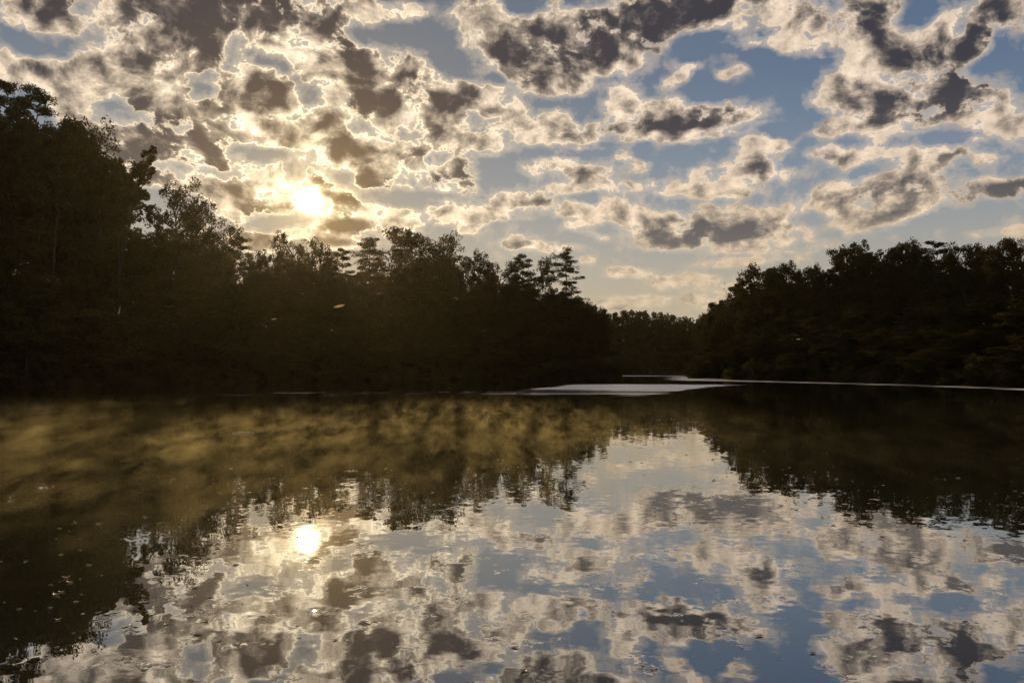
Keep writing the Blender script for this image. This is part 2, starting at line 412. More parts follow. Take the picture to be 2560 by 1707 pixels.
def make_mesh(name, V, F, mat, smooth=False):
    me = bpy.data.meshes.new(name)
    V = np.asarray(V, np.float32)
    if isinstance(F, np.ndarray):
        k = F.shape[1]
        me.vertices.add(len(V))
        me.vertices.foreach_set('co', V.ravel())
        me.loops.add(F.size)
        me.loops.foreach_set('vertex_index', F.ravel().astype(np.int32))
        me.polygons.add(len(F))
        me.polygons.foreach_set('loop_start', np.arange(0, F.size, k, dtype=np.int32))
        me.polygons.foreach_set('loop_total', np.full(len(F), k, np.int32))
        me.update(calc_edges=True)
    else:
        me.from_pydata([tuple(map(float, v)) for v in V], [], F)
        me.update()
    me.materials.append(mat)
    if smooth:
        me.polygons.foreach_set('use_smooth', np.ones(len(me.polygons), bool))
    return me


def link(name, data, parent=None, loc=None):
    o = bpy.data.objects.new(name, data)
    COL.objects.link(o)
    if parent:
        o.parent = parent
    if loc is not None:
        o.location = loc
    return o


class Tubes:
    """limbs of one tree: tapered tubes of four-sided faces collected in one mesh"""
    def __init__(self, sides=6):
        self.V, self.F, self.k = [], [], sides

    def add(self, pts, radii):
        pts = [np.asarray(p, float) for p in pts]
        b = len(self.V)
        n = len(pts)
        for i, p in enumerate(pts):
            d = pts[min(i + 1, n - 1)] - pts[max(i - 1, 0)]
            d = d / (np.linalg.norm(d) + 1e-9)
            a = np.cross(d, (0, 0, 1.0))
            if np.linalg.norm(a) < 0.05:
                a = np.cross(d, (0, 1.0, 0))
            a /= np.linalg.norm(a)
            c = np.cross(d, a)
            for j in range(self.k):
                t = 2 * math.pi * j / self.k
                self.V.append(p + radii[i] * (a * math.cos(t) + c * math.sin(t)))
        for i in range(n - 1):
            for j in range(self.k):
                j2 = (j + 1) % self.k
                self.F.append((b + i * self.k + j, b + i * self.k + j2, b + (i + 1) * self.k + j2, b + (i + 1) * self.k + j))

    def mesh(self, name, mat):
        return make_mesh(name, self.V, np.array(self.F), mat, True)


def bend(a, b, n, wob, rng):
    a, b = np.asarray(a, float), np.asarray(b, float)
    L = np.linalg.norm(b - a)
    out = []
    for i in range(n + 1):
        t = i / n
        p = a + (b - a) * t
        if 0 < i < n:
            p = p + rng.normal(0, wob * L, 3) * (1, 1, 0.4)
        out.append(p)
    return out


def leaf_faces(centres, radii, counts, length, width, rng, flat=0.0, hug=0.6):
    """rhombic leaves scattered in puffs"""
    P = []
    for c, r, n in zip(centres, radii, counts):
        d = rng.normal(0, 1, (n, 3))
        d /= np.linalg.norm(d, axis=1)[:, None] + 1e-9
        rr = rng.random(n)[:, None] ** (1 / 3.0) * (1 - hug * 0.25) + hug * 0.25 * rng.random(n)[:, None]
        P.append(np.asarray(c) + d * rr * np.asarray(r))
    P = np.concatenate(P)
    n = len(P)
    a = rng.normal(0, 1, (n, 3)) * (1, 1, 1 - flat)
    a /= np.linalg.norm(a, axis=1)[:, None] + 1e-9
    b = rng.normal(0, 1, (n, 3))
    b = np.cross(a, b)
    b /= np.linalg.norm(b, axis=1)[:, None] + 1e-9
    s = rng.uniform(0.65, 1.35, n)[:, None]
    V = np.stack([P - a * length * s / 2, P + b * width * s / 2, P + a * length * s / 2, P - b * width * s / 2], axis=1).reshape(-1, 3)
    return V, np.arange(4 * n).reshape(n, 4)


# ------------------------------------------------------------------ materials
def new_mat(name):
    m = bpy.data.materials.new(name)
    m.use_nodes = True
    m.node_tree.nodes.clear()
    nt = NT(m.node_tree)
    out = nt.n.new('ShaderNodeOutputMaterial')
    return m, nt, out


def foliage_mat(name, c1, c2, c3, transl=0.3):
    m, nt, out = new_mat(name)
    geo = nt.n.new('ShaderNodeNewGeometry')
    info = nt.n.new('ShaderNodeObjectInfo')
    f = nt.noise(geo.outputs['Position'], 0.45, 3.0, 0.6)
    col = nt.mix(nt.smooth(f, 0.35, 0.65), c1, c2)
    col = nt.mix(nt.math('MULTIPLY', info.outputs['Random'], 0.6), col, c3)
    df = nt.n.new('ShaderNodeBsdfDiffuse')
    nt.put(df.inputs['Color'], col)
    tr = nt.n.new('ShaderNodeBsdfTranslucent')
    nt.put(tr.inputs['Color'], col)
    gl = nt.n.new('ShaderNodeBsdfGlossy')
    gl.inputs['Color'].default_value = (1, 1, 1, 1)
    gl.inputs['Roughness'].default_value = 0.5
    mx = nt.n.new('ShaderNodeMixShader')
    mx.inputs[0].default_value = transl
    nt.l.new(df.outputs[0], mx.inputs[1])
    nt.l.new(tr.outputs[0], mx.inputs[2])
    m2 = nt.n.new('ShaderNodeMixShader')
    m2.inputs[0].default_value = 0.006
    nt.l.new(mx.outputs[0], m2.inputs[1])
    nt.l.new(gl.outputs[0], m2.inputs[2])
    nt.l.new(m2.outputs[0], out.inputs['Surface'])
    return m


def rough_mat(name, c1, c2, scale, stretch=(1, 1, 1)):
    m, nt, out = new_mat(name)
    geo = nt.n.new('ShaderNodeNewGeometry')
    v = nt.vec('MULTIPLY', geo.outputs['Position'], stretch)
    f = nt.noise(v, scale, 5.0, 0.6)
    p = nt.n.new('ShaderNodeBsdfPrincipled')
    nt.put(p.inputs['Base Color'], nt.mix(nt.smooth(f, 0.3, 0.7), c1, c2))
    p.inputs['Roughness'].default_value = 0.9
    p.inputs['Specular IOR Level'].default_value = 0.0
    nt.l.new(p.outputs[0], out.inputs['Surface'])
    return m


M_LEAF = foliage_mat('broad_leaves', (0.034, 0.038, 0.011), (0.056, 0.050, 0.014), (0.064, 0.044, 0.013), 0.35)
M_NEEDLE = foliage_mat('pine_needles', (0.028, 0.036, 0.012), (0.042, 0.046, 0.014), (0.040, 0.038, 0.012), 0.15)
M_SHRUB = foliage_mat('shore_leaves', (0.034, 0.042, 0.012), (0.054, 0.052, 0.015), (0.058, 0.044, 0.013), 0.35)
M_BARK = rough_mat('bark', (0.035, 0.028, 0.022), (0.085, 0.07, 0.055), 3.0, (3, 3, 0.6))
M_GROUND = rough_mat('forest_floor', (0.020, 0.016, 0.009), (0.045, 0.036, 0.020), 0.6)


def water_mat():
    m, nt, out = new_mat('lake_water')
    geo = nt.n.new('ShaderNodeNewGeometry')
    P = geo.outputs['Position']
    x, y, z = nt.sep(P)
    # ripple slopes: a faint swell, small wavelets, and a belt where a breath of wind ruffles the lake
    a = nt.vec('SUBTRACT', nt.noise(P, 1.1, 2.0, 0.5, out='Color'), (0.5, 0.5, 0.5))
    b = nt.vec('SUBTRACT', nt.noise(nt.vec('ADD', P, (31.0, 17.0, 5.0)), 5.5, 2.0, 0.55, out='Color'), (0.5, 0.5, 0.5))
    patch = nt.noise(nt.vec('MULTIPLY', P, (0.05, 0.16, 1.0)), 1.0, 3.0, 0.6)
    calm = nt.smooth(patch, 0.36, 0.66, 0.55, 1.5)
    dist = nt.vec('LENGTH', nt.xyz(x, y, 0.0))
    wob = nt.math('MULTIPLY', nt.math('SUBTRACT', nt.noise(nt.vec('MULTIPLY', P, (0.030, 0.05, 1.0)), 1.0, 4.0, 0.62), 0.5), 26.0)
    dw = nt.math('ADD', dist, wob)
    azw = nt.math('ARCTAN2', x, y)
    start = nt.smooth(azw, -0.34, 0.02, 55.0, 53.0)
    stop = nt.smooth(azw, -0.02, 0.11, 62.0, 92.0)
    start = nt.math('ADD', start, nt.smooth(azw, 0.15, 0.33, 0.0, 44.0))
    belt = nt.math('MULTIPLY', nt.smooth(dw, nt.math('SUBTRACT', start, 2.0), nt.math('ADD', start, 4.0)), nt.smooth(dw, nt.math('SUBTRACT', stop, 3.0), nt.math('ADD', stop, 3.0), 1, 0))
    belt = nt.math('MULTIPLY', belt, nt.smooth(azw, -0.40, -0.33))
    belt = nt.math('MULTIPLY', belt, nt.smooth(azw, -0.30, 0.06, 0.6, 1.0))
    belt = nt.math('MULTIPLY', belt, nt.smooth(azw, 0.40, 0.26))
    belt = nt.smooth(nt.math('ADD', belt, nt.math('MULTIPLY', nt.math('SUBTRACT', nt.noise(nt.vec('MULTIPLY', P, (.045, .95, 1.0)), 1.0, 5.0, .72), 0.50), 5.0)), 0.20, 1.10)
    belt = nt.math('MULTIPLY', belt, nt.smooth(dw, nt.math('SUBTRACT', start, 8.0), nt.math('ADD', start, 6.0)))
    belt = nt.math('MULTIPLY', belt, nt.smooth(dw, nt.math('SUBTRACT', stop, 8.0), nt.math('ADD', stop, 12.0), 1, 0))
    belt = nt.math('MULTIPLY', belt, nt.smooth(azw, 0.42, 0.30))
    belt = nt.math('MULTIPLY', belt, nt.smooth(azw, -0.42, -0.33))
    # along the foot of the far shore on the other side
    edge = nt.math('MULTIPLY', nt.smooth(nt.math('ADD', dist, nt.math('MULTIPLY', azw, 130.0)), 150.0, 153.0), nt.smooth(azw, 0.17, 0.24))
    far = nt.math('MULTIPLY', nt.smooth(dist, 192.0, 204.0), 1.0)
    streak = nt.smooth(nt.noise(nt.vec('MULTIPLY', P, (.06, .30, 1.0)), 1.0, 5.0, .7), .36, .58, .12, 1.0)
    bands = nt.smooth(nt.noise(nt.vec('MULTIPLY', nt.vec('ADD', P, (11.0, 4.0, 0.0)), (.014, .085, 1.0)), 1.0, 4.0, .62), .42, .56, .22, 1.0)
    speck = nt.smooth(nt.noise(nt.vec('MULTIPLY', P, (1.1, .22, 1.0)), 1.0, 2.0, .6), .40, .54)
    speck = nt.math('ADD', speck, nt.smooth(azw, -0.10, 0.10), clamp=True)
    belt = nt.math('MULTIPLY', nt.math('MULTIPLY', belt, bands), speck)
    wind = nt.math('MAXIMUM', belt, nt.math('MULTIPLY', streak, nt.math('MAXIMUM', edge, far)))
    sa = nt.math('MULTIPLY', calm, 0.011)
    sb = nt.math('MULTIPLY', calm, nt.math('MULTIPLY_ADD', wind, nt.smooth(azw, -0.12, 0.08, 1.6, 0.25), 0.018))
    n1 = nt.vec('SCALE', a)
    nt.put(n1.node.inputs['Scale'], sa)
    n2 = nt.vec('SCALE', b)
    nt.put(n2.node.inputs['Scale'], sb)
    s = nt.vec('ADD', n1, n2)
    # here and there a sharper wavelet catches the sun
    c = nt.vec('SUBTRACT', nt.noise(nt.vec('ADD', P, (7.0, 3.0, 9.0)), 19.0, 1.0, 0.5, out='Color'), (0.5, 0.5, 0.5))
    n3 = nt.vec('SCALE', c)
    nt.put(n3.node.inputs['Scale'], nt.math('MULTIPLY', nt.smooth(nt.noise(P, 3.1, 3.0, 0.6), 0.56, 0.72), 0.16))
    s = nt.vec('ADD', s, n3)
    s = nt.vec('MULTIPLY', s, (1.0, 1.0, 0.0))
    N = nt.vec('NORMALIZE', nt.vec('ADD', s, (0.0, 0.0, 1.0)))
    gl = nt.n.new('ShaderNodeBsdfGlossy')
    nt.put(gl.inputs['Roughness'], nt.math('MULTIPLY_ADD', wind, 0.62, 0.005))
    gl.distribution = 'MULTI_GGX'
    gl.inputs['Color'].default_value = (0.93, 0.94, 0.95, 1)
    nt.put(gl.inputs['Normal'], N)
    df = nt.n.new('ShaderNodeBsdfDiffuse')
    df.inputs['Color'].default_value = (0.018, 0.020, 0.012, 1)
    lw = nt.n.new('ShaderNodeLayerWeight')
    lw.inputs['Blend'].default_value = 0.5
    f = nt.math('POWER', lw.outputs['Facing'], 4.0)
    f = nt.math('MULTIPLY_ADD', f, 0.60, 0.40)
    mx = nt.n.new('ShaderNodeMixShader')
    nt.put(mx.inputs[0], f)
    nt.l.new(df.outputs[0], mx.inputs[1])
    nt.l.new(gl.outputs[0], mx.inputs[2])
    nt.l.new(mx.outputs[0], out.inputs['Surface'])
    return m


# ------------------------------------------------------------------ lie of the land
def pxaz(px):
    return math.atan2(px - 1280.0, FPX * math.cos(PITCH) - 0)


SHORE = [(-2600, 60), (-900, 68), (-300, 80), (0, 88), (400, 103), (700, 120), (1000, 130), (1300, 126), (1470, 116), (1506, 115), (1526, 200), (1560, 222), (1732, 222), (1746, 176), (1770, 160), (1824, 132), (2090, 109), (2560, 86), (3000, 74), (3600, 64), (5200, 60)]
SHORE_AZ = [pxaz(p) for p, r in SHORE]
SHORE_R = [r for p, r in SHORE]
SKYL = [(-2600, 160), (-600, 150), (-100, 175), (0, 225), (100, 275), (170, 335), (250, 400), (300, 520), (340, 565), (400, 535), (470, 535), (540, 590), (590, 630), (640, 655), (720, 620), (800, 630), (850, 670), (930, 680), (1000, 620), (1100, 615), (1160, 670), (1250, 690), (1330, 680), (1400, 715), (1460, 755), (1500, 775), (1512, 790), (1560, 778), (1650, 785), (1732, 797),
        (1750, 800), (1790, 765), (1850, 695), (1880, 680), (2000, 690), (2080, 680), (2120, 645), (2200, 640), (2300, 628), (2560, 625), (2700, 610), (3600, 590), (5200, 580)]
SKY_AZ = [pxaz(p) for p, y in SKYL]
SKY_Y = [y for p, y in SKYL]


def shore_r(az):
    return float(np.interp(az, SHORE_AZ, SHORE_R))


def top_z(az, d, ypix=None):
    """height that stands at pixel row ypix when it is d metres away"""
    y = float(np.interp(az, SKY_AZ, SKY_Y)) if ypix is None else ypix
    return CAM_Z + d * math.cos(az) * math.tan(math.atan((853.5 - y) / FPX) + PITCH)


def ground_z(az, s):
    H = top_z(az, shore_r(az) + 22.0)
    if s < 0:
        return 0.12 * s
    return 0.05 * min(s, 4) + 0.44 * H * (1 - math.exp(-s / 15.0))


def terrain():
    fine = np.linspace(math.radians(-46), math.radians(46), 560)
    coarse = np.linspace(math.radians(46), math.radians(314), 60)[1:-1]
    azl = np.concatenate([fine, coarse])
    sl = [-7, -2, 0, 1.5, 4, 8, 13, 19, 26, 36, 52, 80, 110]
    V = []
    for a in azl:
        aw = a if a < math.pi else a - 2 * math.pi
        aw = max(-1.15, min(1.15, aw))
        R = shore_r(aw)
        for s in sl:
            zz = ground_z(aw, s)
            if s > 2:
                zz += 0.5 * math.sin(a * 40 + s * .3) * min(1, s / 20)
            V.append(((R + s) * math.sin(a), (R + s) * math.cos(a), zz))
    n, k = len(azl), len(sl)
    F = []
    for i in range(n):
        j = (i + 1) % n
        for t in range(k - 1):
            F.append((i * k + t, j * k + t, j * k + t + 1, i * k + t + 1))
    o = link('terrain', make_mesh('terrain', V, np.array(F), M_GROUND, True))
    tag(o, kind='structure')


def water():
    L = 325.0
    me = make_mesh('water', [(-L, -L, 0), (L, -L, 0), (L, L, 0), (-L, L, 0)], np.array([[0, 1, 2, 3]]), water_mat())
    tag(link('water', me), kind='structure')


terrain()
water()


# ------------------------------------------------------------------ tree kinds (each: trunk mesh, crown mesh, height, width)
def broadleaf(seed, H=16.0, W=8.0, base=0.34, lobes=12, per=15, leaves=58, leaf=0.30, shape=1.0, name='broad'):
    r = np.random.default_rng(seed)
    tb = Tubes(6)
    trunk = bend((0, 0, -0.6), (r.normal(0, .35), r.normal(0, .35), 0.80 * H), 6, 0.014, r)
    rad = [0.019 * H * (1 - 0.80 * i / 6) for i in range(7)]
    rad[0] *= 1.35
    tb.add(trunk, rad)
    zc, rz, rx = H * (1 + base) / 2, H * (1 - base) / 2, W / 2
    C, R, N = [], [], []
    for i in range(lobes):
        t = (i + r.uniform(0.1, .9)) / lobes
        zz = -0.80 + 1.72 * t
        ph = i * 2.399 + r.normal(0, .5)
        w = math.sqrt(max(0.03, 1 - (zz * (0.80 if zz > 0 else 0.93)) ** 2)) * r.uniform(0.55, 0.85)
        lc = np.array([rx * w * math.cos(ph), rx * w * math.sin(ph), zc + rz * zz * 0.82])
        lr = rx * r.uniform(0.34, 0.52)
        zt = max(0.25 * H, min(0.76 * H, lc[2] - r.uniform(.08, .2) * H))
        st = np.array([np.interp(zt, [p[2] for p in trunk], [p[0] for p in trunk]), np.interp(zt, [p[2] for p in trunk], [p[1] for p in trunk]), zt])
        limb = bend(st, lc, 3, 0.06, r)
        r0 = 0.008 * H * r.uniform(.7, 1.1)
        tb.add(limb, [r0, r0 * .75, r0 * .5, r0 * .3])
        for k in range(per):
            d = r.normal(0, 1, 3)
            d /= np.linalg.norm(d)
            c = lc + d * lr * r.uniform(0.35, 1.1) * np.array([1, 1, 0.8 * shape])
            cr = lr * r.uniform(0.30, 0.55)
            C.append(c)
            R.append((cr, cr, cr * 0.75))
            N.append(int(leaves * r.uniform(.5, 1.3)))
            if k % 3 == 0:
                tb.add(bend(limb[2], c, 2, .08, r), [r0 * .35, r0 * .22, r0 * .12])
    V, F = leaf_faces(C, R, N, leaf, leaf * 0.62, r)
    zmax, wid = float(np.percentile(V[:, 2], 99.7)), float(np.percentile(V[:, 0], 98.5) - np.percentile(V[:, 0], 1.5))
    return dict(trunk=tb.mesh(name + '_trunk', M_BARK), crown=make_mesh(name + '_crown', V, F, M_LEAF), H=zmax, W=wid)


def pad_pine(seed, H=20.0, W=6.0, base=0.62, nb=15, name='pine'):
    r = np.random.default_rng(seed)
    tb = Tubes(6)
    trunk = bend((0, 0, -0.6), (r.normal(0, .3), r.normal(0, .3), H * 0.975), 8, 0.008, r)
    tb.add(trunk, [0.011 * H * (1 - 0.86 * i / 8) for i in range(9)])
    C, R, N = [], [], []
    for i in range(nb):
        t = i / (nb - 1)
        zz = H * (base + (0.985 - base) * t)
        ph = i * 2.399 + r.normal(0, .45)
        L = W / 2 * (1.0 - 0.72 * t ** 1.6) * r.uniform(.55, 1.1)
        st = np.array([np.interp(zz, [p[2] for p in trunk], [p[0] for p in trunk]), np.interp(zz, [p[2] for p in trunk], [p[1] for p in trunk]), zz])
        en = st + np.array([L * math.cos(ph), L * math.sin(ph), L * r.uniform(.0, .38)])
        br = bend(st, en, 3, .05, r)
        tb.add(br, [0.085, 0.07, 0.05, 0.025])
        for k in range(r.integers(3, 6)):
            u = r.uniform(.45, 1.08)
            c = st + (en - st) * u + np.array([r.normal(0, .35), r.normal(0, .35), r.uniform(0, .35)])
            pr = r.uniform(.45, .95)
            C.append(c)
            R.append((pr, pr, pr * .55))
            N.append(int(120 * r.uniform(.6, 1.2)))
            tb.add([st + (en - st) * min(u, .9) * .8, c], [0.03, 0.012])
    V, F = leaf_faces(C, R, N, 0.34, 0.10, r)
    return dict(trunk=tb.mesh(name + '_trunk', M_BARK), crown=make_mesh(name + '_crown', V, F, M_NEEDLE), H=float(V[:, 2].max()),
                W=float(np.percentile(V[:, 0], 98.5) - np.percentile(V[:, 0], 1.5)))


def tier_pine(seed, H=20.0, W=6.5, base=0.50, name='tier'):
    """open pine with level boughs in tiers along a bare stem"""
    r = np.random.default_rng(seed)
    tb = Tubes(6)
    trunk = bend((0, 0, -0.6), (0.25, 0.1, H * 0.98), 8, 0.004, r)
    tb.add(trunk, [0.010 * H * (1 - 0.85 * i / 8) for i in range(9)])
    C, R, N = [], [], []
    nt_ = 11
    for i in range(nt_):
        t = i / (nt_ - 1)
        zz = H * (base + (0.985 - base) * t)
        prof = (0.62 + 0.38 * math.sin(t * 3.0 + 0.35)) * (1 - 0.45 * t)
        for q in range(4):
            ph = q * 1.571 + i * 0.8 + r.normal(0, .3)
            L = W / 2 * prof * r.uniform(.35, 1.25)
            st = np.array([np.interp(zz, [p[2] for p in trunk], [p[0] for p in trunk]), np.interp(zz, [p[2] for p in trunk], [p[1] for p in trunk]), zz + r.normal(0, .4)])
            en = st + np.array([L * math.cos(ph), L * math.sin(ph), L * r.uniform(-.22, .16)])
            tb.add(bend(st, en, 3, .04, r), [0.07, 0.055, 0.04, 0.02])
            for k in range(3):
                u = (0.5, 0.78, 1.02)[k]
                c = st + (en - st) * u + np.array([r.normal(0, .25), r.normal(0, .25), r.uniform(-.1, .35)])
                pr = r.uniform(.34, .75)
                C.append(c)
                R.append((pr, pr, pr * .60))
                N.append(int(70 * r.uniform(.6, 1.2)))
    V, F = leaf_faces(C, R, N, 0.32, 0.09, r)
    return dict(trunk=tb.mesh(name + '_trunk', M_BARK), crown=make_mesh(name + '_crown', V, F, M_NEEDLE), H=float(V[:, 2].max()),
                W=float(np.percentile(V[:, 0], 98.5) - np.percentile(V[:, 0], 1.5)))


def twin_stem(seed=5):
    """two thin bare stems under one ragged crown that leans to +x"""
    r = np.random.default_rng(seed)
    tb = Tubes(6)
    s1 = bend((0, 0, -0.6), (0.55, 0, 11.6), 7, .008, r)
    s2 = [(0.05, 0, 5.6), (0.55, .1, 7.0), (0.85, .1, 8.6), (1.35, 0, 11.2), (1.9, 0, 13.4)]
    tb.add(s1, [.15, .14, .13, .12, .11, .09, .07, .05])
    tb.add(s2, [.10, .09, .08, .06, .03])
    lob = [(0.35, 11.2, .75), (1.0, 12.0, .9), (1.7, 12.3, .9), (1.9, 13.3, .75), (2.35, 14.1, .55), (2.6, 12.9, .45), (0.6, 12.4, .6), (2.0, 11.0, .6), (2.35, 10.0, .45), (0.1, 10.3, .45), (1.2, 13.0, .6), (2.7, 14.7, .3), (2.5, 9.3, .3), (1.25, 11.0, .6)]
    C, R, N = [], [], []
    for (x, z, q) in lob:
        tb.add(bend(s2[3] if x > 1 else s1[6], (x, 0, z), 2, .05, r), [.05, .035, .02])
        for k in range(9):
            d = r.normal(0, 1, 3)
            d /= np.linalg.norm(d)
            C.append(np.array([x, 0, z]) + d * q * r.uniform(.3, .95))
            cr = q * r.uniform(.3, .5)
            R.append((cr, cr, cr))
            N.append(int(34 * r.uniform(.6, 1.3)))
    V, F = leaf_faces(C, R, N, .24, .15, r)
    return dict(trunk=tb.mesh('twin_trunk', M_BARK), crown=make_mesh('twin_crown', V, F, M_LEAF), H=float(V[:, 2].max()), W=3.6)


def thin_stem(seed=9):
    r = np.random.default_rng(seed)
    tb = Tubes(5)
    s1 = bend((0, 0, -0.6), (0.2, 0, 13.0), 7, .006, r)
    tb.add(s1, [.11, .10, .09, .08, .07, .06, .04, .02])
    C, R, N = [], [], []
    for i in range(26):
        z = r.uniform(7.0, 13.2)
        x = r.normal(0, .55) * (1.2 - abs(z - 10) * .12)
        c = (x, r.normal(0, .5), z)
        C.append(c)
        q = r.uniform(.22, .42)
        R.append((q, q, q))
        N.append(int(r.uniform(9, 24)))
        tb.add([(np.interp(z - .5, [p[2] for p in s1], [p[0] for p in s1]), 0, z - .5), c], [.025, .01])
    V, F = leaf_faces(C, R, N, .24, .15, r)
    return dict(trunk=tb.mesh('thin_trunk', M_BARK), crown=make_mesh('thin_crown', V, F, M_LEAF), H=float(V[:, 2].max()), W=2.2)


def snag(seed=3):
    """leafless forked tree top"""
    r = np.random.default_rng(seed)
    tb = Tubes(5)
    s = bend((0, 0, -0.6), (-0.3, 0, 8.0), 5, .01, r)
    tb.add(s, [.15, .13, .11, .09, .07, .05])
    tips = []
    for i in range(7):
        st = np.array(s[3]) + (np.array(s[5]) - np.array(s[3])) * (i / 7.0)
        ph = r.uniform(0, 6.28)
        en = st + np.array([1.5 * math.cos(ph) - .5, 1.0 * math.sin(ph), r.uniform(1.4, 2.6)])
        b = bend(st, en, 3, .05, r)
        tb.add(b, [.05, .04, .03, .015])
        for k in range(4):
            e2 = np.array(b[2]) + r.normal(0, .5, 3) + (0, 0, .5)
            tb.add([b[2], e2], [.02, .01])
            tips.append(e2)
    V, F = leaf_faces(tips[::2], [(.16, .16, .16)] * len(tips[::2]), [5] * len(tips[::2]), .2, .12, r)
    return dict(trunk=tb.mesh('snag_trunk', M_BARK), crown=make_mesh('snag_crown', V, F, M_LEAF), H=10.2, W=3.0)


def shrub(seed):
    r = np.random.default_rng(seed)
    tb = Tubes(5)
    C, R, N = [], [], []
    for i in range(11):
        ph = r.uniform(0, 6.28)
        q = r.uniform(.2, 1.35)
        c = np.array([q * math.cos(ph), q * math.sin(ph), r.uniform(.25, 2.3) * (1.15 - .35 * q)])
        tb.add(bend((q * .2 * math.cos(ph), q * .2 * math.sin(ph), -.3), c, 2, .05, r), [.035, .025, .012])
        for k in range(4):
            C.append(c + r.normal(0, .28, 3))
            cr = r.uniform(.25, .5)
            R.append((cr, cr, cr * .8))
            N.append(int(42 * r.uniform(.6, 1.3)))
    V, F = leaf_faces(C, R, N, .24, .14, r)
    V[:, 2] = np.maximum(V[:, 2], 0.02)
    return dict(trunk=tb.mesh('shrub_stem', M_BARK), crown=make_mesh('shrub_crown', V, F, M_SHRUB), H=float(np.percentile(V[:, 2], 99.5)), W=3.2)


KINDS = {
    'broad': [broadleaf(21), broadleaf(22, W=9.0, lobes=13, base=.30), broadleaf(23, W=7.0, lobes=10, base=.38), broadleaf(24, W=8.5, lobes=14, base=.26, per=11)],
    'airy': [broadleaf(31, W=8.0, lobes=14, per=11, leaves=50, leaf=.28, base=.30, name='airy'), broadleaf(32, W=8.5, lobes=13, per=12, leaves=50, leaf=.28, base=.36, name='airy')],
    'fill': [broadleaf(41, W=10.5, lobes=15, per=13, leaves=70, leaf=.46, base=.05, name='fill'), broadleaf(42, W=10.0, lobes=14, per=14, leaves=70, leaf=.46, base=.03, name='fill'), broadleaf(43, W=11.0, lobes=16, per=12, leaves=70, leaf=.46, base=.06, name='fill')],
    'dome': [broadleaf(81, W=9.0, base=.50, lobes=14, per=13, leaves=62, leaf=.32, name='dome'), broadleaf(82, W=9.5, base=.54, lobes=13, per=14, leaves=62, leaf=.32, name='dome'), broadleaf(83, W=8.5, base=.46, lobes=15, per=12, leaves=62, leaf=.32, name='dome')],
    'pine': [pad_pine(51), pad_pine(52, W=7.0, nb=18, base=.56), pad_pine(53, W=5.5, nb=12, base=.68)],
    'tier': [tier_pine(61), tier_pine(62, base=.6, W=6.0)],
    'twin': [twin_stem()], 'thin': [thin_stem()], 'snag': [snag()],
    'shrub': [shrub(71), shrub(72), shrub(73)],
}
PARTS = {'broad': ('trunk', 'crown'), 'shrub': ('stem', 'crown')}


def plant(kind, which, x, y, z, sx, sz, rot, name, label, cat, group=None):
    k = KINDS[kind][which % len(KINDS[kind])]
    o = link(name, None, loc=(x, y, z))
    o.empty_display_size = 0.5
    o.rotation_euler = (0, 0, rot)
    o.scale = (sx, sx, sz)
    link('stem' if kind == 'shrub' else 'trunk', k['trunk'], o)
    link('crown', k['crown'], o)
    tag(o, label, cat, group)
    return o


